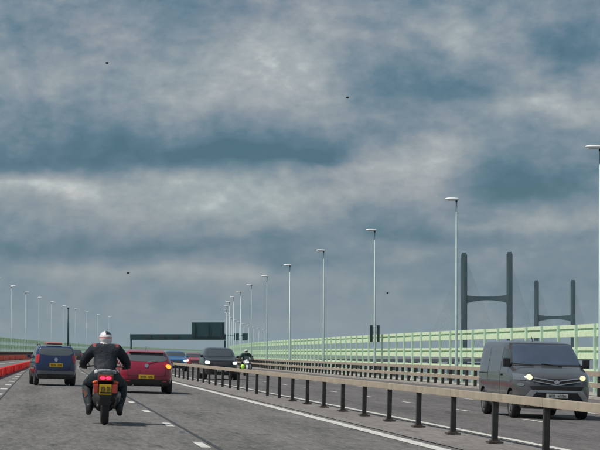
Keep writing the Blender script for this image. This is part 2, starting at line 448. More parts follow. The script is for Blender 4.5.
# wind fences
def wind_fence(label, X, d0, d1, view_d, near_d, side):
    rm = Matrix.Translation(P(X, d0)); r = thing('wind_fence', label, 'fence', rm); sp = 3.5
    post = MB().box((0,0,1.58), (.14,.20,3.16)).mesh('post', M['greenpost'], bevel=.01)
    bars = [(3.08,.18),(2.74,.27),(2.05,.15),(1.72,.27),(1.06,.18),(.45,.2)]
    gap = .20
    bm = [MB().box((0, sp/2, 0), (.10, sp-gap, hh)).mesh('slat', M['green'], bevel=.01) for h, hh in bars]
    pan = [(2.935,.14),(1.92,.13)]
    pnm = [MB().box((0, sp/2, 0), (.03, sp-gap+.02, hh)).mesh('panel', M['greenpanel']) for h, hh in pan]
    restp = MB(); rest = MB(); d = d0; n = 0
    while d < d1:
        if view_d <= d < near_d*2.2: obj('post', post, r, along(rm, X-.09*side, d, 0, True))
        else: restp.box(P(X-.09*side, d, 1.58)-rm.translation, (.14,.2,3.16))
        for i, (h, hh) in enumerate(bars):
            if view_d <= d < near_d: obj('slat', bm[i], r, along(rm, X, d, h)); n += 1
            else:
                a = P(X, d+gap/2, h)-rm.translation; b = P(X, d+sp-gap/2, h)-rm.translation
                q = Vector((0,0,hh/2)); t = Vector((.05,0,0))
                rest.add([a-q-t, a-q+t, a+q+t, a+q-t, b-q-t, b-q+t, b+q+t, b+q-t], [(0,1,2,3),(7,6,5,4),(0,4,5,1),(1,5,6,2),(2,6,7,3),(3,7,4,0)])
        for i, (h, hh) in enumerate(pan):
            if view_d <= d < near_d: obj('panel', pnm[i], r, along(rm, X+.02*side, d, h))
            else:
                a = P(X+.02*side, d, h)-rm.translation; b = P(X+.02*side, d+sp, h)-rm.translation; q = Vector((0,0,hh/2))
                restp.add([a-q, b-q, b+q, a+q], [(0,1,2,3)])
        d += sp
    stuff(rest.obj('far_slats', M['green'], r)); stuff(restp.obj('far_posts', M['greenpost'], r))
wind_fence('pale green slatted wind fence along the right side of the bridge', 24.6, 42, 1500, 84, 240, 1)
wind_fence('pale green slatted wind fence along the left side of the bridge', -10.6, 44, 1200, 240, 330, -1)

# ------------------------------------------------------------------ street lamps
def lamp_meshes():
    col = MB().tube([(0,0,0),(0,0,1.2),(0,0,1.25),(0,0,10.55)], [.11,.11,.085,.045], 10).mesh('column', M['lampcol'], True)
    head = MB()
    prof = [(-.66,.02,.00),(-.62,.09,.035),(-.45,.15,.06),(-.15,.16,.07),(.05,.09,.06),(.14,.05,.04)]
    vs = []; n = 10
    for x, w, h in prof:
        for k in range(n):
            a = 2*math.pi*k/n; vs.append((x, w*math.cos(a), 10.68-.05*(x+.6)+ (h*1.6 if math.sin(a) > 0 else h*.8)*math.sin(a)))
    fs = [(i*n+k, i*n+(k+1)%n, (i+1)*n+(k+1)%n, (i+1)*n+k) for i in range(len(prof)-1) for k in range(n)]+[tuple(range(n)), tuple((len(prof)-1)*n+k for k in range(n))]
    head.add(vs, fs)
    hd = head.mesh('lantern', M['lamphead'], True)
    und = MB().box((-.32,0,10.59), (.5,.2,.03)).mesh('lamp_glass', M['lamphead'], bevel=.008)
    neck = MB().tube([(0,0,10.5),(0,0,10.63)], [.06,.06], 8).mesh('neck', M['blackp'], True)
    base = MB().box((0,0,.03), (.4,.4,.06)).mesh('base_plate', M['lampcol'])
    return col, hd, und, neck, base
LM = lamp_meshes()
LCOL = MB().tube([(0,0,0),(0,0,1.2),(0,0,1.25),(0,0,10.55)], [.06,.06,.035,.02], 8).mesh('column', M['lampcol'], True)
lampR = ['tall street lamp nearest the camera, cut by the right edge of the frame',
 'tall street lamp standing between the near bridge tower and the fence',
 'street lamp with two black boxes low on its column', 'fourth street lamp along the right fence, left of the boxed one',
 'fifth street lamp along the right fence', 'sixth street lamp along the right fence', 'seventh street lamp along the right fence']
def street_lamp(X, d, yaw, label, group, boxes=False):
    r = thing('street_lamp', label, 'street lamp', frame(X, d, .1, yaw, True), group)
    c = obj('column', LM[0] if X > 0 else LCOL, r); h = obj('lantern', LM[1], r); obj('lamp_glass', LM[2], h); obj('neck', LM[3], r); obj('base_plate', LM[4], r)
    if boxes:
        for s in (-1, 1):
            MB().box((s*.25,0,3.10), (.20,.16,1.25)).obj('signal_box', M['dark'], r, bevel=.02)
            MB().box((s*.12,0,3.2), (.08,.05,.05)).obj('bracket', M['lampcol'], r)
i = 0; d = 95.3
while d < 800:
    g = 'street lamps along the right side of the bridge'
    street_lamp(24.05 if i == 0 else 23.95, d, 0, lampR[i] if i < 7 else 'far small street lamp in the row beyond the overhead gantry sign' if d > 650 else 'distant small street lamp in the right-hand row near the gantry', g, i == 2)
    if 220 < d < 600: street_lamp(-9.8, d, math.pi, 'faint distant street lamp in the row along the left side of the bridge', 'street lamps along the left side of the bridge')
    i += 1; d += 32.75

# ------------------------------------------------------------------ gantry, mast
g = thing('sign_gantry', 'dark teal overhead gantry spanning both carriageways, seen from behind', 'gantry', frame(0, 650, 0, 0, True))
bz = 6.05+.2
MB().box((4.6,0,bz), (28.2,1.3,1.7)).obj('beam', M['gantry'], g, bevel=.05)
MB().tube([(18.6,-.4,bz+.5),(25.2,-.4,bz+.5)], .12, 6).obj('signal_arm', M['gantry'], g)
for x in (-9.25, 18.45): MB().box((x,0,2.7+(.25 if x < 0 else -.2)), (.45,.7,5.4)).obj('leg', M['gantry'], g, bevel=.04)
MB().box((13.6+.0,-.8,bz+2.2), (9.6,.5,4.2)).obj('sign_board', M['gantry'], g, bevel=.05)
for x in (9.5, 13.6, 17.6): MB().box((x,-1.2,bz+2.2), (.25,.3,4.0)).obj('board_stiffener', M['gantry'], g)
for x in (21.9, 24.4): MB().box((x,-.9,bz), (1.6,.5,2.1)).obj('signal_unit', M['gantry'], g, bevel=.05)
for x in (-4, 0, 4): MB().box((x,-.75,bz), (1.6,.3,1.0)).obj('lane_signal', M['dark'], g, bevel=.04)
m_ = thing('signal_mast', 'dark slim mast rising behind the blue car at the left verge', 'mast', frame(-9.9, 470, 0, 0, True))
MB().tube([(0,0,0),(0,0,10.6)], [.24,.20], 10).obj('mast_column', M['gantry'], m_, True)
MB().box((0,0,10.6), (.46,.46,.2)).obj('mast_cap', M['gantry'], m_, bevel=.05)
MB().box((0,0,.15), (1.2,1.2,.3)).obj('mast_base', M['gantry'], m_)

# ------------------------------------------------------------------ cable-stayed bridge
cb = thing('cable_stayed_bridge', 'cable-stayed bridge with two dark H-shaped towers on the right horizon', 'bridge', frame(7.4, 2080, 0, 0, True))
def cs_tower(d, half, top, beam_z, shift):
    rm = cb.matrix_world
    base = rm.inverted() @ Matrix.Translation((0,0,0)) @ frame(7.4, d, 0, 0, True)
    base.translation.x += shift
    base.translation.z = -drop(2080)-(-SUP*7.4)        # level with the camera's road datum
    t = obj('tower', None, cb); t.matrix_local = base
    for s in (-1, 1):
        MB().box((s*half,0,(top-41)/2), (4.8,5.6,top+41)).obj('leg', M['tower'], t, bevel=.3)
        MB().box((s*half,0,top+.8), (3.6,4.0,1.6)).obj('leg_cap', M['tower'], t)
    n = 16; vs = []; fs = []
    for i in range(n+1):
        u = -1+2*i/n; x = u*(half-2.2); zt = beam_z+3.2-1.3*(1-u*u); zb = beam_z-4.2+2.6*(1-u*u)
        vs += [(x,-2,zb),(x,2,zb),(x,2,zt),(x,-2,zt)]
    for i in range(n):
        a = 4*i
        for k in range(4): fs.append((a+k, a+(k+1)%4, a+4+(k+1)%4, a+4+k))
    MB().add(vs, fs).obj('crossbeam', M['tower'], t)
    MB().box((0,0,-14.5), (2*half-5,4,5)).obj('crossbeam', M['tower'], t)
    for s in (-1, 1):
        for e in (-1, 1):
            for k in range(18):
                y = e*(22+k*11.4); zt = top-3-(17-k)*1.9; zd = drop(d)-1.5
                MB().tube([(s*half*.98, e*2.6, zt), (s*(half-2.5), y, zd)], .06, 4).obj('stay_cable', M['cable'], t)
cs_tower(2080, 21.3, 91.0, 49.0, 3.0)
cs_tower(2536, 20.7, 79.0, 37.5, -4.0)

# ------------------------------------------------------------------ red plastic barriers
def seg_mesh(m, h=.41, L=2.0):
    b = MB(); b.prism([(-L/2,.0),(-L/2,h*.97),(-L/2+.03,h),(L/2-.03,h),(L/2,h*.97),(L/2,0)], -.12, .12)
    b.box((0,0,h*.10), (.34,L*.98,h*.2))
    return b.mesh('barrier_segment', m, bevel=.005)
sm = seg_mesh(M['redbar']); sm2 = seg_mesh(M['orangebar'], .62)
d = 60
while d < 260:
    X = -2.26+.0132*(d-112) if d < 150 else -1.76
    o = obj('plastic_barrier', sm, None, frame(X+random.uniform(-.03,.03), d, .004, random.uniform(-.01,.01)))
    o['label'] = 'low red plastic barrier segment in the curved row beside the left lane line'; o['category'] = 'barrier'; o['group'] = 'red barrier segments closing the left lane'
    d += 2.003
d = 200
while d < 400:
    o = obj('plastic_barrier', sm2, None, frame(-7.75+random.uniform(-.05,.05), d, .004, random.uniform(-.02,.02)))
    o['label'] = 'orange red barrier segment in the row in front of the left parapet'; o['category'] = 'barrier'; o['group'] = 'orange barrier segments by the left parapet'
    d += 2.02

# ------------------------------------------------------------------ vehicles
def crom(a, b, c, d_, t):
    return .5*((2*b)+(-a+c)*t+(2*a-5*b+4*c-d_)*t*t+(-a+3*b-3*c+d_)*t*t*t)
class Body:
    """horizontal slices (z, y_rear, y_front, half_width); plan outline a superellipse with different rear / front exponents"""
    def __init__(s, sl, nr=11, nf=7): s.s = sl; s.nr = nr; s.nf = nf; s.K = len(sl)-1
    def sl(s, k):
        k = max(0, min(s.K-1e-6, k)); i = int(k); t = k-i; g = lambda j: s.s[max(0, min(s.K, j))]
        A, B, C, D = g(i-1), g(i), g(i+1), g(i+2)
        lin = [B[j]+(C[j]-B[j])*t for j in range(4)]
        sm_ = [crom(A[j], B[j], C[j], D[j], t) for j in range(4)]
        return [.35*l+.65*q for l, q in zip(lin, sm_)]
    def kz(s, z):
        for k in range(s.K*20):
            if s.sl(k/20)[0] >= z: return k/20
        return s.K
    def pt(s, side, u, k):
        z, yr, yf, w = s.sl(k); yc = (yr+yf)/2; L = (yf-yr)/2
        if side in ('rear', 'front'):
            n = s.nr if side == 'rear' else s.nf
            q = (1-min(1, abs(u))**n)**(1/n)
            return Vector((u*w, yc+(-L if side == 'rear' else L)*q, z))
        n = s.nr if u < yc else s.nf
        e = min(1, abs((u-yc)/L)) if L else 0
        return Vector(((-1 if side == 'left' else 1)*w*(1-e**n)**(1/n), u, z))
    def ring(s, k, N=80):
        z, yr, yf, w = s.sl(k); yc = (yr+yf)/2; L = (yf-yr)/2; out = []
        for j in range(N):
            a = 2*math.pi*j/N; c, s_ = math.cos(a), math.sin(a); n = s.nf if s_ > 0 else s.nr
            rr = (abs(c)**n+abs(s_)**n)**(-1/n)
            # concentrate points by the exact superellipse in polar form
            out.append(Vector((w*c*rr, yc+L*s_*rr, z)))
        return out
    def mesh(s, mats, wheels, wr, N=88, sub=6):
        vs = []; fs = []; ks = [k/sub for k in range(s.K*sub+1)]
        for k in ks: vs += s.ring(k, N)
        for i in range(len(ks)-1):
            for j in range(N): fs.append((i*N+j, i*N+(j+1)%N, (i+1)*N+(j+1)%N, (i+1)*N+j))
        fs.append(tuple(range(N-1, -1, -1))); fs.append(tuple((len(ks)-1)*N+j for j in range(N)))
        b = MB().add(vs, fs); me = b.mesh('body', mats)
        o = bpy.data.objects.new('tmp_body', me); COL.objects.link(o)
        cut = MB(); cut.cur = 1; n = 24
        for y in wheels:
            for sx in (-1, 1):
                pts = [(y+(wr+.06)*math.cos(2*math.pi*i/n), wr+.01+(wr+.06)*math.sin(2*math.pi*i/n)) for i in range(n)]
                x0 = sx*(s.s[2][3]-.27); x1 = sx*1.3
                cut.prism(pts, min(x0, x1), max(x0, x1))
        cme = cut.mesh('cut', mats); co = bpy.data.objects.new('tmp_cut', cme); COL.objects.link(co)
        md = o.modifiers.new('b', 'BOOLEAN'); md.object = co; md.operation = 'DIFFERENCE'; md.solver = 'EXACT'
        bpy.context.view_layer.update()
        dg = bpy.context.evaluated_depsgraph_get()
        nm = bpy.data.meshes.new_from_object(o.evaluated_get(dg))
        bpy.data.objects.remove(o); bpy.data.objects.remove(co)
        nm.shade_smooth()
        try: nm.set_sharp_from_angle(angle=R(38))
        except Exception: pass
        nm.name = 'body'
        return nm
    def patch(s, name, m, side, quad, parent, offm=.008, nu=8, nv=6, thick=.02, shape=None):
        """quad: four (u, z) corners counted round, on the surface; z in metres"""
        q = [(u, s.kz(z)) for u, z in quad]
        def E(a, b): return tuple((q[0][i]*(1-a)+q[1][i]*a)*(1-b)+(q[3][i]*(1-a)+q[2][i]*a)*b for i in (0, 1))
        top = []; bot = []
        for j in range(nv+1):
            for i in range(nu+1):
                a, b = i/nu, j/nv
                if shape == 'oval':   # squircle the corners
                    x, y = 2*a-1, 2*b-1
                    x2 = x*math.sqrt(1-y*y/2); y2 = y*math.sqrt(1-x*x/2); a, b = .5+x2/2, .5+y2/2
                if shape == 'round':
                    x, y = 2*a-1, 2*b-1; x2 = x*(1-.16*y*y*y*y); y2 = y*(1-.16*x*x*x*x); a, b = .5+x2/2, .5+y2/2
                u, k = E(a, b); p = s.pt(side, u, k)
                e = .01; pu = s.pt(side, u+e, k)-s.pt(side, u-e, k); pk = s.pt(side, u, k+e)-s.pt(side, u, k-e)
                n = pu.cross(pk)
                if n.length < 1e-12: n = Vector((0,0,1))
                n.normalize(); z_, yr, yf, w = s.sl(k); c = Vector((0, (yr+yf)/2 if side in ('rear','front') else p.y, z_-.2))
                if n.dot(p-c) < 0: n = -n
                top.append(p+n*offm); bot.append(p-n*thick)
        N = (nu+1)*(nv+1); fs = []
        for j in range(nv):
            for i in range(nu):
                a = j*(nu+1)+i; fs.append((a, a+1, a+nu+2, a+nu+1)); fs.append((N+a, N+a+nu+1, N+a+nu+2, N+a+1))
        rim = [i for i in range(nu+1)]+[j*(nu+1)+nu for j in range(1, nv+1)]+[nv*(nu+1)+i for i in range(nu-1, -1, -1)]+[j*(nu+1) for j in range(nv-1, 0, -1)]
        for i in range(len(rim)):
            a, b = rim[i], rim[(i+1)%len(rim)]; fs.append((a, b, N+b, N+a))
        o = MB().add(top+bot, fs).obj(name, m, parent)
        o.data.shade_smooth()
        try: o.data.set_sharp_from_angle(angle=R(40))
        except Exception: pass
        return o

WHEELS = {}
def wheel_mesh(r, w):
    if (r, w) in WHEELS: return WHEELS[(r, w)]
    h = w/2
    t = MB().lathe_x([(-h,r*.70),(-h*1.04,r*.82),(-h*.92,r*.95),(-h*.6,r),(h*.6,r),(h*.92,r*.95),(h*1.04,r*.82),(h,r*.70),(h*.5,r*.62),(-h*.5,r*.62)], (0,0,0), 36).mesh('wheel', M['rubber'], True)
    b = MB().lathe_x([(-h*.9,r*.70),(h*.9,r*.70),(h*.7,r*.62),(-h*.7,r*.62)], (0,0,0), 28)
    for sx in (-1, 1):
        for k in range(5):
            a = 2*math.pi*k/5; mt = Matrix.Rotation(a, 3, 'X')
            b.box(mt @ Vector((sx*h*.7, 0, r*.33)), (.03, r*.16, r*.62), mt, .7)
        b.tube([(sx*h*.6,0,0),(sx*h*.82,0,0)], r*.14, 10)
        b.box((sx*h*.15,0,0), (.02, r*.5, r*.5))
    WHEELS[(r, w)] = (t, b.mesh('rim', M['rim'])); return WHEELS[(r, w)]
def put_wheels(root, ys, xo, r, w):
    t, rm = wheel_mesh(r, w)
    for y in ys:
        for s in (-1, 1):
            o = obj('wheel', t, root, Matrix.Translation((s*(xo-w/2), y, r))); obj('rim', rm, o)
def plate(root, y, z, m, w=.52, h=.11, back=True, tilt=0, chars=True, x=0):
    s = -1 if back else 1
    mt = Matrix.Translation((x, y, z)) @ Matrix.Rotation(tilt, 4, 'X')
    p = MB().box((0,0,0), (w,.02,h)).obj('number_plate', m, root, bevel=.004, matrix=mt)
    if chars:
        b = MB(); n = 7; cw = w*.8/8
        for k in range(n):
            xx = -w*.40+cw*(k+(.5 if k < 4 else 1.5)); hh = h*.58
            b.box((xx-cw*.28, s*.0125, 0), (cw*.17,.004,hh)); b.box((xx+cw*.28, s*.0125, 0), (cw*.17,.004,hh*(.6 if k%2 else 1)))
            b.box((xx, s*.0131, hh*.42 if k%3 else 0), (cw*.5,.004,h*.10))
        b.obj('plate_characters', M['char'], p)['kind'] = 'stuff'
    return p
def mirrors(root, x, y, z, m, sz=(.17,.10,.14)):
    for s in (-1, 1):
        o = MB().box((s*(x+.09), y, z), sz).obj('door_mirror', m, root, bevel=.03)
        MB().box((s*(x+.02), y, z-.05), (.12,.05,.04)).obj('mirror_arm', M['blackp'], o)

# --- grey van
vroot = thing('panel_van', 'x', 'van')
vroot['label'] = 'dark grey panel van driving towards the camera with headlights lit'
vb = Body([(.24,-2.36,2.26,.84),(.36,-2.44,2.38,.91),(.60,-2.48,2.45,.95),(.85,-2.48,2.43,.955),(1.03,-2.48,2.34,.95),(1.13,-2.47,2.16,.945),
           (1.22,-2.46,1.88,.935),(1.30,-2.46,1.60,.925),(1.54,-2.44,1.24,.89),(1.79,-2.41,.84,.84),(1.87,-2.36,.60,.79),(1.905,-2.25,.30,.68),(1.92,-2.0,0,.5)], 14, 6.5)
obj('body', vb.mesh([M['vanp'], M['chassis']], (1.55,-1.62), .335), vroot)
F = 'front'
vb.patch('windscreen', M['vanglass'], F, [(-.91,1.315),(.91,1.315),(.86,1.82),(-.86,1.82)], vroot, .012, 44, 20)
vb.patch('windscreen_surround', M['blackp'], F, [(-.955,1.285),(.955,1.285),(.925,1.85),(-.925,1.85)], vroot, .006, 60, 20)
for s in (-1, 1):
    vb.patch('headlamp', M['lens'], F, [(s*.58,1.00),(s*.975,1.10),(s*.965,.94),(s*.64,.91)], vroot, .012, 8, 5)
    vb.patch('headlamp_bulb', M['hlon'], F, [(s*.61,1.045),(s*.75,1.055),(s*.75,.945),(s*.61,.945)], vroot, .030, 6, 6, shape='oval')
    vb.patch('fog_lamp', M['lens'], F, [(s*.80,.86),(s*.93,.87),(s*.93,.78),(s*.80,.78)], vroot, .010, 5, 5, shape='oval')
    vb.patch('chrome_bar', M['silver'], F, [(s*.07,.93),(s*.58,1.00),(s*.58,.975),(s*.07,.905)], vroot, .020, 8, 2)
    vb.patch('chrome_bar', M['silver'], F, [(s*.0,.835),(s*.60,.925),(s*.60,.905),(s*.0,.805)], vroot, .020, 8, 2)
    vb.patch('bumper_corner', M['silver'], F, [(s*.48,.69),(s*.66,.69),(s*.90,.42),(s*.74,.42)], vroot, .020, 8, 4)
vb.patch('upper_grille', M['chassis'], F, [(-.62,.98),(.62,.98),(.42,.83),(-.42,.83)], vroot, .008, 12, 4)
vb.patch('lower_grille', M['chassis'], F, [(-.70,.80),(.70,.80),(.62,.70),(-.62,.70)], vroot, .010, 12, 4)
vb.patch('bumper_insert', M['silver'], F, [(-.50,.69),(.50,.69),(.50,.65),(-.50,.65)], vroot, .020, 12, 2)
vb.patch('lower_bumper', M['blackp'], F, [(-.70,.64),(.70,.64),(.84,.27),(-.84,.27)], vroot, .010, 12, 3)
vb.patch('badge', M['silver'], F, [(-.07,.935),(.07,.935),(.07,.85),(-.07,.85)], vroot, .030, 6, 6, shape='oval')
plate(vroot, 2.50, .57, M['wplate'], .52, .11, False)
for s in ('left', 'right'):
    vb.patch('side_window', M['glass'], s, [(.42,1.24),(1.36,1.24),(.92,1.66),(.42,1.72)], vroot, .008, 20, 12)
    vb.patch('door_seam', M['chassis'], s, [(.36,.42),(.375,.42),(.375,1.74),(.36,1.74)], vroot, .003, 1, 12, .003)
    vb.patch('door_seam', M['chassis'], s, [(-1.10,.42),(-1.085,.42),(-1.085,1.74),(-1.10,1.74)], vroot, .003, 1, 12, .003)
    vb.patch('slide_rail', M['chassis'], s, [(-2.3,1.09),(-1.1,1.09),(-1.1,1.06),(-2.3,1.06)], vroot, .004, 8, 1, .003)
    vb.patch('side_moulding', M['blackp'], s, [(-1.2,.46),(1.1,.46),(1.1,.36),(-1.2,.36)], vroot, .012, 10, 2)
    vb.patch('door_handle', M['blackp'], s, [(.45,1.07),(.62,1.07),(.62,1.03),(.45,1.03)], vroot, .03, 2, 1)
mirrors(vroot, .90, 1.28, 1.36, M['blackp'], (.17,.12,.22))
put_wheels(vroot, (1.55,-1.62), .935, .335, .215)
for s in (-.32, .38): MB().tube([(s,1.66,1.30),(s+.5,1.56,1.345)], .012, 6).obj('wiper', M['blackp'], vroot)
MB().tube([(.1,.2,1.905),(.1,.05,2.02)], .012, 6).obj('aerial', M['blackp'], vroot)
vroot.matrix_world = frame(12.42, 56.0, .004, math.pi+R(.5))

# --- red hatchback
rroot = thing('hatchback_car', 'magenta red hatchback seen from behind with right indicator glowing orange', 'car')
rb = Body([(.24,-1.88,1.9,.78),(.33,-2.00,2.02,.85),(.52,-2.07,2.08,.89),(.72,-2.07,2.06,.905),(.88,-2.02,1.92,.90),(.97,-1.97,1.45,.885),(1.04,-1.92,1.02,.86),
           (1.20,-1.78,.72,.79),(1.36,-1.62,.36,.70),(1.43,-1.50,.12,.64),(1.465,-1.25,-.1,.55),(1.475,-.9,-.3,.40)], 8, 6)
obj('body', rb.mesh([M['redp'], M['chassis']], (1.25,-1.33), .315), rroot)
B = 'rear'
rb.patch('rear_window', M['glass_r'], B, [(-.86,1.075),(.86,1.075),(.88,1.365),(-.88,1.365)], rroot, .007, 12, 8, shape='round')
rb.patch('lower_bumper', M['blackp'], B, [(-.90,.47),(.90,.47),(.93,.25),(-.93,.25)], rroot, .012, 14, 4)
rb.patch('tailgate_seam', M['chassis'], B, [(-.70,.60),(.70,.60),(.70,.585),(-.70,.585)], rroot, .003, 12, 1, .003)
for s in (-1, 1):
    rb.patch('tail_lamp', M['lampred'], B, [(s*.62,1.03),(s*.975,1.0),(s*.965,.80),(s*.70,.86)], rroot, .014, 7, 6, shape='round')
    rb.patch('tailgate_seam', M['chassis'], B, [(s*.70,.60),(s*.712,.60),(s*.70,.86),(s*.688,.86)], rroot, .003, 1, 6, .003)
    MB().box((s*.6,-2.03,.42), (.16,.03,.05)).obj('reflector', M['lampred'], rroot, bevel=.008)
rb.patch('indicator_lamp', M['amber'], B, [(.72,.975),(.91,.965),(.905,.84),(.73,.85)], rroot, .026, 6, 6, shape='oval')
rb.patch('pale_lens_patch', M['lens'], B, [(-.955,.985),(-.87,.985),(-.88,.92),(-.945,.92)], rroot, .022, 4, 4, shape='oval')  # small pale patch on the left tail lamp only
sp_ = MB().prism([(-1.72,1.385),(-1.70,1.42),(-1.40,1.480),(-1.2,1.470),(-1.40,1.42)], -.60, .60).obj('roof_spoiler', mat('red_paint_sky_sheen', (.40,.10,.12), .18, .2, coat=1), rroot, bevel=.012)  # pinker than the body red: sky reflection put into the colour
rb.patch('badge', M['chrome'], B, [(-.07,.985),(.07,.985),(.07,.86),(-.07,.86)], rroot, .02, 6, 6, shape='oval')
plate(rroot, -2.095, .56, M['yplate'], .52, .13, True)
MB().tube([(.02,-1.975,1.06),(.34,-1.90,1.13)], .014, 6).obj('wiper', M['silver'], rroot)
MB().tube([(0,-1.25,1.47),(0,-1.36,1.58)], .010, 6).obj('aerial', M['blackp'], rroot)
for s in ('left', 'right'):
    rb.patch('side_window', M['glass'], s, [(-.55,1.06),(.75,1.06),(.30,1.36),(-.55,1.38)], rroot, .006, 8, 6)
    rb.patch('rear_side_window', M['glass'], s, [(-1.45,1.10),(-.62,1.06),(-.62,1.38),(-1.25,1.34)], rroot, .006, 8, 6)
mirrors(rroot, .86, .72, 1.03, M['redp'])
put_wheels(rroot, (1.25,-1.33), .895, .315, .20)
MB().tube([(-.45,-2.04,.26),(-.45,-1.8,.26)], .035, 8).obj('exhaust_pipe', M['steel'], rroot)
rroot.matrix_world = frame(3.40, 76.1, .004, R(0))

# --- blue MPV
broot = thing('compact_car', 'navy blue small car seen from behind in the left lane', 'car')
bb = Body([(.26,-1.80,1.8,.72),(.37,-1.90,1.92,.76),(.58,-1.94,1.97,.80),(.78,-1.94,1.95,.81),(.93,-1.92,1.8,.81),(1.02,-1.90,1.35,.80),(1.10,-1.88,1.02,.79),
           (1.28,-1.82,.72,.75),(1.44,-1.74,.40,.70),(1.51,-1.66,.15,.65),(1.55,-1.45,-.1,.56),(1.56,-1.1,-.3,.4)], 11, 6)
obj('body', bb.mesh([M['bluep'], M['chassis']], (1.2,-1.22), .31), broot)
bb.patch('rear_window', M['glass_r'], B, [(-.86,1.16),(.86,1.16),(.90,1.47),(-.90,1.47)], broot, .007, 12, 8, shape='round')
bb.patch('bumper', mat('bumper_grey', (.16,.19,.21), .35, .2), B, [(-.90,.56),(.90,.56),(.90,.44),(-.90,.44)], broot, .03, 12, 3)
bb.patch('lower_bumper', M['blackp'], B, [(-.92,.43),(.92,.43),(.92,.28),(-.92,.28)], broot, .016, 12, 3)
for s in (-1, 1):
    bb.patch('tail_lamp', M['lampred'], B, [(s*.80,1.20),(s*.975,1.20),(s*.975,.86),(s*.82,.86)], broot, .014, 5, 7, shape='round')
    MB().tube([(s*.60,-1.35,1.555),(s*.60,-1.3,1.60),(s*.60,.1,1.60),(s*.60,.15,1.555)], .018, 6).obj('roof_rail', M['blackp'], broot)
bb.patch('badge', M['chrome'], B, [(-.08,1.08),(.08,1.08),(.08,.93),(-.08,.93)], broot, .02, 6, 6, shape='oval')
plate(broot, -1.975, .80, M['yplate'], .52, .14, True)
for s in ('left', 'right'):
    bb.patch('side_window', M['glass'], s, [(-.5,1.12),(.75,1.12),(.30,1.44),(-.5,1.46)], broot, .006, 8, 6)
    bb.patch('rear_side_window', M['glass'], s, [(-1.6,1.14),(-.58,1.12),(-.58,1.46),(-1.5,1.43)], broot, .006, 8, 6)
    bb.patch('sill_trim', M['blackp'], s, [(-.85,.42),(.85,.42),(.85,.33),(-.85,.33)], broot, .012, 8, 2)
    bb.patch('door_handle', M['silver'], s, [(-.3,1.0),(-.12,1.0),(-.12,.96),(-.3,.96)], broot, .03, 2, 1)
mirrors(broot, .80, .75, 1.12, M['bluep'])
put_wheels(broot, (1.2,-1.22), .81, .31, .19)
bm_ = frame(.27, 87.5, .004, R(4.2)); broot.matrix_world = bm_
rbx = MB()
rbx.prism([(-.9,0),(-.95,.05),(-.8,.09),(.5,.10),(.75,.05),(.7,0)], -.30, .30)
o = rbx.obj('roof_box', mat('roof_box_red', (.42,.14,.13), .35, coat=.5), None, bevel=.03, matrix=bm_ @ Matrix.Translation((-.05,-.55,1.605)))
o['label'] = 'flat red roof box lying on the roof of the navy blue car'; o['category'] = 'roof box'

# --- generic far cars
def far_car(name, label, paint, front, X, d, yaw, H=1.45, Wd=.88, L=4.2, lamp=None):
    r = thing(name, label, 'car'); h = H/1.475; hl = L/2
    q = Body([(.25,-hl+.2,hl-.2,Wd*.9),(.34,-hl+.07,hl-.06,Wd*.96),(.55*h,-hl,hl,Wd),(.74*h,-hl,hl-.04,Wd),(.88*h,-hl+.05,hl-.18,Wd*.99),(.97*h,-hl+.1,hl-.62,Wd*.975),(1.04*h,-hl+.14,hl-1.05,Wd*.95),
              (1.22*h,-hl+.30,hl-1.42,Wd*.88),(1.38*h,-hl+.46,hl-1.75,Wd*.79),(1.44*h,-hl+.62,hl-1.98,Wd*.70),(1.475*h,-hl+.95,hl-2.3,Wd*.5)], 9, 6)
    obj('body', q.mesh([paint, M['chassis']], (hl-.85,-hl+.8), .33, 56, 4), r)
    q.patch('windscreen', M['glass'], 'front', [(-.9,1.07*h),(.9,1.07*h),(.88,1.38*h),(-.88,1.38*h)], r, .007, 10, 6)
    q.patch('rear_window', M['glass'], 'rear', [(-.88,1.08*h),(.88,1.08*h),(.88,1.38*h),(-.88,1.38*h)], r, .007, 10, 6)
    q.patch('grille', M['blackp'], 'front', [(-.5,.80*h),(.5,.80*h),(.45,.62*h),(-.45,.62*h)], r, .01, 8, 3)
    q.patch('lower_grille', M['blackp'], 'front', [(-.8,.45),(.8,.45),(.75,.30),(-.75,.30)], r, .01, 8, 3)
    for s in (-1, 1):
        q.patch('headlamp', lamp or M['lens'], 'front', [(s*.64,.82*h),(s*.90,.85*h),(s*.90,.70*h),(s*.66,.69*h)], r, .015, 6, 5, shape='round')
        q.patch('tail_lamp', M['lampred'], 'rear', [(s*.66,1.0*h),(s*.96,1.0*h),(s*.96,.80*h),(s*.72,.80*h)], r, .014, 5, 5, shape='round')
    for s in ('left', 'right'):
        q.patch('side_window', M['glass'], s, [(-hl+.75,1.07*h),(hl-1.3,1.07*h),(hl-1.85,1.37*h),(-hl+.9,1.37*h)], r, .006, 10, 5)
    mirrors(r, Wd*.95, hl-1.3, 1.06*h, paint)
    plate(r, hl+.012, .50, M['wplate'], .52, .12, False); plate(r, -hl-.012, .62, M['yplate'], .52, .12, True)
    put_wheels(r, (hl-.85,-hl+.8), Wd*.99, .33, .22)
    r.matrix_world = frame(X, d, .004, yaw)
    return r
far_car('suv_car', 'large black car coming towards the camera with white headlights lit', M['blackpaint'], True, 9.66, 123, math.pi, 1.76, .96, 4.7, M['hlwhite'])
far_car('hatchback_car', 'bright blue car on the oncoming side behind the black car', M['lbluep'], True, 9.9, 172, math.pi, 1.60, .90, 4.3, M['hlwhite'])
far_car('hatchback_car', 'small red car on the oncoming side, half hidden behind the black car', M['rpaint'], True, 13.2, 207, math.pi, 1.5, .88, 4.2, M['hlwhite'])
far_car('hatchback_car', 'distant dark car ahead between the blue car and the motorcyclist', M['greyp'], False, .7, 292, 0, 1.6, .90, 4.3)

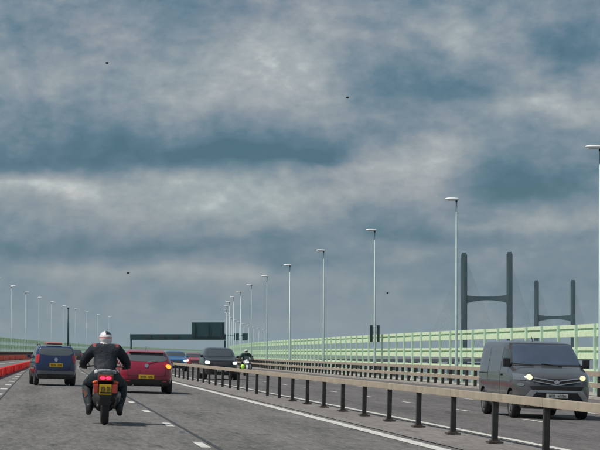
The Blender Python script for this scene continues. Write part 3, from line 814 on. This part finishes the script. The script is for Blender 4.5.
# ------------------------------------------------------------------ motorcycles + riders
def skin(name, pts, edges, rad, mats, parent=None, levels=2, root=0, colour=None, matrix=None):
    me = bpy.data.meshes.new(name); me.from_pydata([Vector(p) for p in pts], edges, [])
    o = bpy.data.objects.new('tmp', me); COL.objects.link(o)
    md = o.modifiers.new('s', 'SKIN'); md.use_smooth_shade = True
    lay = me.skin_vertices[0].data if me.skin_vertices else None
    if lay is None:
        me.skin_vertices.new() if hasattr(me.skin_vertices, 'new') else None
        lay = me.skin_vertices[0].data
    for i, v in enumerate(lay):
        r_ = rad[i]; v.radius = r_ if isinstance(r_, (tuple, list)) else (r_, r_); v.use_root = (i == root)
    sb = o.modifiers.new('u', 'SUBSURF'); sb.levels = levels; sb.render_levels = levels
    bpy.context.view_layer.update()
    nm = bpy.data.meshes.new_from_object(o.evaluated_get(bpy.context.evaluated_depsgraph_get()))
    bpy.data.objects.remove(o)
    nm.materials.clear()
    for m in mats: nm.materials.append(m)
    nm.shade_smooth()
    if colour:
        for p in nm.polygons: p.material_index = colour(p.center)
    nm.name = name
    return obj(name, nm, parent, matrix)

def rider(label, mtx, mj, mt_, mh, accents=True):
    pts = [(0,-.27,.93),(0,-.20,1.08),(0,-.10,1.25),(0,-.03,1.40),(0,.03,1.50),(0,.07,1.60),      # 0-5 pelvis, spine, chest, neck, head
           ( .22,-.02,1.42),( .35,.08,1.28),( .43,.20,1.14),( .43,.34,1.10),( .40,.47,1.09),        # 6-10 right arm
           (-.22,-.02,1.42),(-.35,.08,1.28),(-.43,.20,1.14),(-.43,.34,1.10),(-.40,.47,1.09),        # 11-15
           ( .11,-.25,.88),( .24,-.02,.82),( .33,.20,.74),( .33,.04,.54),( .28,-.14,.34),( .29,-.20,.24),( .30,-.03,.22),   # 16-22 right leg
           (-.11,-.25,.88),(-.24,-.02,.82),(-.33,.20,.74),(-.33,.04,.54),(-.28,-.14,.34),(-.29,-.20,.24),(-.30,-.03,.22)]
    E = [(0,1),(1,2),(2,3),(3,4),(4,5),(3,6),(6,7),(7,8),(8,9),(9,10),(3,11),(11,12),(12,13),(13,14),(14,15),
         (0,16),(16,17),(17,18),(18,19),(19,20),(20,21),(21,22),(0,23),(23,24),(24,25),(25,26),(26,27),(27,28),(28,29)]
    rd = [(.25,.17),(.25,.15),(.255,.15),(.22,.14),.085,.09, .125,.105,.085,.065,.045, .125,.105,.085,.065,.045,
          .16,.145,.115,.105,.085,.068,.05, .16,.145,.115,.105,.085,.068,.05]
    def colour(c):
        if c.z < .90 or (abs(c.x) > .16 and c.z < .98): return 1
        if accents and .93 < c.z < 1.01 and c.y < -.28: return 3
        if accents and .17 < abs(c.x) < .25 and c.z > 1.47 and c.y < .1: return 2
        return 0
    b = skin('person', pts, E, rd, [mj, mt_, M['redcloth'], M['greycloth']], None, 2, 0, colour, mtx)
    b['label'] = label; b['category'] = 'person'
    # helmet
    hm = MB().ellipsoid((0,.08,1.635), (.132,.160,.145), 28, 18)
    me = hm.mesh('helmet', [mh, M['hblack'], M['hpink']], True)
    for p in me.polygons:
        c = p.center
        if accents and c.z > 1.70 and c.x > -.01: p.material_index = 1
        elif accents and 1.625 < c.z < 1.655 and c.y < .12: p.material_index = 2
    h = obj('helmet', me, b)
    MB().ellipsoid((0,.155,1.64), (.115,.10,.065), 20, 10).obj('visor', M['glass'], h, True)
    MB().tube([(-.10,-.02,1.53),(0,-.05,1.515),(.10,-.02,1.53)], .035, 8).obj('helmet_rim', mh, h, True)
    if accents:
        skin('backpack_band', [(-.19,-.31,.985),(-.1,-.375,1.01),(0,-.39,1.02),(.1,-.375,1.01),(.19,-.31,.985)], [(0,1),(1,2),(2,3),(3,4)], [(.012,.035)]*5, [M['greycloth']], b, 1)
    for s in (-1, 1):
        skin('boot', [(s*.285,-.18,.40),(s*.29,-.20,.28),(s*.29,-.20,.215),(s*.30,-.10,.20),(s*.31,.04,.20)], [(0,1),(1,2),(2,3),(3,4)], [.072,.066,.062,.055,.042], [M['blackp']], b, 2, 0)
        fp = [(s*.405,.45,1.09),(s*.40,.50,1.095)]; fe = [(0,1)]; fr = [.043,.040]
        for k in range(4):
            x = s*(.37+.022*k); n = len(fp); fp += [(x,.535,1.105),(x,.565,1.085),(x,.56,1.055),(x,.54,1.045)]; fe += [(1,n),(n,n+1),(n+1,n+2),(n+2,n+3)]; fr += [.011,.0105,.010,.008]
        n = len(fp); fp += [(s*.365,.49,1.075),(s*.355,.515,1.05),(s*.36,.54,1.04)]; fe += [(0,n),(n,n+1),(n+1,n+2)]; fr += [.013,.012,.010]
        skin('glove', fp, fe, fr, [M['blackp']], b, 1, 0)
        if accents:
            MB().box((s*.405,.05,.56), (.012,.09,.16)).obj('leg_patch', M['orange'] if s < 0 else M['redcloth'], b, bevel=.004)
            MB().box((s*.372,-.1,.56), (.012,.012,.12), Matrix.Rotation(s*.3,3,'Z')).obj('shin_piping', M['orange'] if s < 0 else M['trousers'], b, bevel=.003)
    return b

def motorcycle(label, mtx, paint, lit_front, accents=True):
    r = thing('motorcycle', label, 'motorcycle', mtx)
    # wheels
    for y, w, rr in ((-.76,.160,.335), (.80,.12,.33)):
        _, rm = wheel_mesh(rr, w*.7)
        prof = [(-w*.36,rr*.72)]+[(-w*.5*math.cos(math.pi*k/10), rr-w*.42+w*.42*math.sin(math.pi*k/10)) for k in range(11)]+[(w*.36,rr*.72)]
        o = MB().lathe_x(prof, (0,0,0), 40).obj('wheel', M['rubber'], r, True, matrix=Matrix.Translation((0,y,rr))); obj('rim', rm, o)
    MB().prism([(-1.14,.50),(-1.10,.60),(-.95,.70),(-.55,.72),(-.55,.66),(-.92,.655),(-1.05,.58),(-1.09,.49)], -.11, .11).obj('rear_mudguard', M['blackp'], r, bevel=.01)
    MB().box((0,-1.12,.50), (.21,.02,.26), Matrix.Rotation(.25,3,'X')).obj('mud_flap', M['blackp'], r, bevel=.006)
    MB().prism([(.45,.60),(.55,.70),(.85,.73),(1.08,.62),(1.12,.50),(1.05,.60),(.85,.68),(.6,.66)], -.075, .075).obj('front_mudguard', paint, r, bevel=.01)
    # swingarm, frame, engine
    for s in (-1, 1):
        MB().tube([(s*.125,-.76,.335),(s*.13,-.3,.40)], .035, 8).obj('swingarm', M['blackp'], r, True)
        MB().tube([(s*.10,.80,.33),(s*.10,.62,.80),(s*.09,.52,1.02)], [.032,.03,.026], 8).obj('fork', M['steel'], r, True)
        MB().ellipsoid((s*.24,.05,.42), (.11,.16,.12), 16, 10).obj('cylinder_head', M['blackp'], r, True)
        MB().tube([(s*.18,-.12,.30),(s*.36,-.12,.30)], .018, 8).obj('footrest', M['steel'], r)
        MB().tube([(s*.03,.50,1.06),(s*.22,.47,1.10),(s*.42,.42,1.08),(s*.50,.41,1.08)], [.014,.014,.018,.018], 8).obj('handlebar', M['blackp'], r)
        mr = MB().tube([(s*.30,.50,1.10),(s*.36,.52,1.26)], .009, 6).obj('mirror_stem', M['blackp'], r)
        MB().ellipsoid((s*.38,.52,1.29), (.075,.02,.045), 14, 8).obj('mirror', M['blackp'], mr, True)
        MB().ellipsoid((s*.20,-1.00,.80), (.045,.03,.025), 12, 8).obj('indicator', M['orange'], r, True)
    MB().ellipsoid((0,.0,.45), (.24,.34,.24), 20, 14).obj('engine', M['chassis'], r, True)
    MB().box((0,.05,.68), (.26,.75,.16)).obj('frame', M['blackp'], r, bevel=.03)
    tk = MB(); tk.ellipsoid((0,.20,.92), (.19,.32,.15), 20, 12); tk.obj('fuel_tank', paint, r, True)
    MB().prism([(-.98,.90),(-.95,.98),(-.55,.93),(-.1,.86),(.05,.84),(.0,.76),(-.5,.80)], -.14, .14).obj('seat', M['blackp'], r, bevel=.025)
    tl = MB().prism([(-1.06,.84),(-1.04,.94),(-.90,.96),(-.5,.86),(-.45,.70),(-.9,.74)], -.15, .15).obj('tail_unit', M['blackp'], r, bevel=.02)
    for s in (-1, 1):
        MB().ellipsoid((s*.055,-1.065,.885), (.050,.022,.030), 16, 10).obj('tail_lamp', M['lampon'] if accents else M['lampred'], r, True)
    if accents:
        MB().box((0,-1.05,.885), (.27,.02,.11)).obj('lamp_housing', M['darkred'], r, bevel=.008)
        MB().box((0,-1.125,.665), (.25,.015,.21)).obj('plate_holder', M['blackp'], r, bevel=.006)
        for s in (-1, 1): MB().prism([(-1.10,.60),(-1.08,.76),(-.70,.84),(-.60,.66)], s*.13, s*.225).obj('rear_side_panel', M['darkred'], r, bevel=.02)
        plate(r, -1.145, .67, M['yplate'], .228, .19, True)
        for s in (-1, 1):
            MB().tube([(s*.24,.30,.85),(s*.34,.30,.62),(s*.33,.22,.36),(s*.18,.2,.28)], .014, 6).obj('crash_bar', M['orange'] if s < 0 else M['blackp'], r)
    MB().tube([(.20,-.25,.36),(.23,-.6,.48),(.24,-.98,.58)], [.035,.055,.06], 12).obj('exhaust', M['steel'], r, True)
    fr = MB().ellipsoid((0,.68,.92), (.17,.20,.20), 18, 12).obj('front_fairing', paint, r, True)
    MB().box((0,.70,1.17), (.30,.015,.30), Matrix.Rotation(.5,3,'X')).obj('windshield', M['glass'], r, bevel=.005)
    for s in (-1, 1): MB().ellipsoid((s*.075,.855,.93), (.06,.03,.055), 14, 8).obj('headlamp', M['hlwhite'] if lit_front else M['lens'], r, True)
    if not accents:
        MB().ellipsoid((.24,.45,.62), (.13,.18,.16), 14, 10).obj('side_fairing', M['lime'], r, True)
        MB().ellipsoid((-.24,.45,.62), (.11,.18,.16), 14, 10).obj('side_fairing', paint, r, True)
    return r
mm = frame(1.13, 42.3, .004, R(-.8))
motorcycle('black touring motorcycle seen from behind with red tail lights and yellow plate', mm, M['blackp'], True, True)
rider('motorcyclist in dark jacket and white and black helmet, seen from behind', mm, M['jacket'], M['trousers'], M['helmet'], True)
m2 = frame(13.35, 147, .004, math.pi)
motorcycle('pale motorcycle with a lime green side panel coming towards the camera', m2, M['white'], True, False)
rider('oncoming motorcyclist in dark green jacket and plain white helmet', m2, M['greenj'], M['trousers'], M['helmet'], False)

# ------------------------------------------------------------------ birds
def bird(px, py, d, sz, label):
    sz *= 1.2
    x = (px-45)/FPX*d; z = EYE+(349-py)/FPX*d
    mtx = Matrix.Translation((x, d, z)) @ Matrix.Rotation(random.uniform(-.5,.5), 4, 'Z')
    b = MB().ellipsoid((0,0,0), (.08*sz,.17*sz,.075*sz), 12, 8).obj('bird', M['bird'], None, True, matrix=mtx)
    b['label'] = label; b['category'] = 'bird'; b['group'] = 'small dark birds in the sky'
    for s in (-1, 1):
        MB().add([(0,.05*sz,.01),(s*.13*sz,.09*sz,.05*sz),(s*.22*sz,-.04*sz,.02*sz),(s*.10*sz,-.05*sz,.03*sz),(0,-.05*sz,.01)], [(0,1,2,3,4)]).obj('wing', M['bird'], b)
    MB().add([(-.02*sz,-.14*sz,0),(.02*sz,-.14*sz,0),(.05*sz,-.26*sz,0),(-.05*sz,-.26*sz,0)], [(0,1,2,3)]).obj('tail', M['bird'], b)
bird(107, 63, 150, .85, 'tiny dark bird high in the clouds at upper left')
bird(347.5, 97.5, 150, .85, 'tiny dark bird in the clouds right of the middle of the sky')
bird(387.5, 293, 150, .7, 'tiny dark bird right beside the lamp with two black boxes')
bird(128, 273, 160, .85, 'tiny dark bird low in the sky above the red car')

# ------------------------------------------------------------------ haze
hz = MB().box((0,0,50), (60400,60400,188))
ho = hz.obj('haze', None); ho.data.materials.clear()
hm = bpy.data.materials.new('haze'); hm.use_nodes = True; T = NT(hm.node_tree); T.n.clear()
pv = T.new('ShaderNodeVolumePrincipled'); pv.inputs['Color'].default_value = (.60,.74,.82,1); pv.inputs['Density'].default_value = .00006
mo = T.new('ShaderNodeOutputMaterial'); T.link(pv.outputs[0], mo.inputs['Volume'])
ho.data.materials.append(hm); stuff(ho)
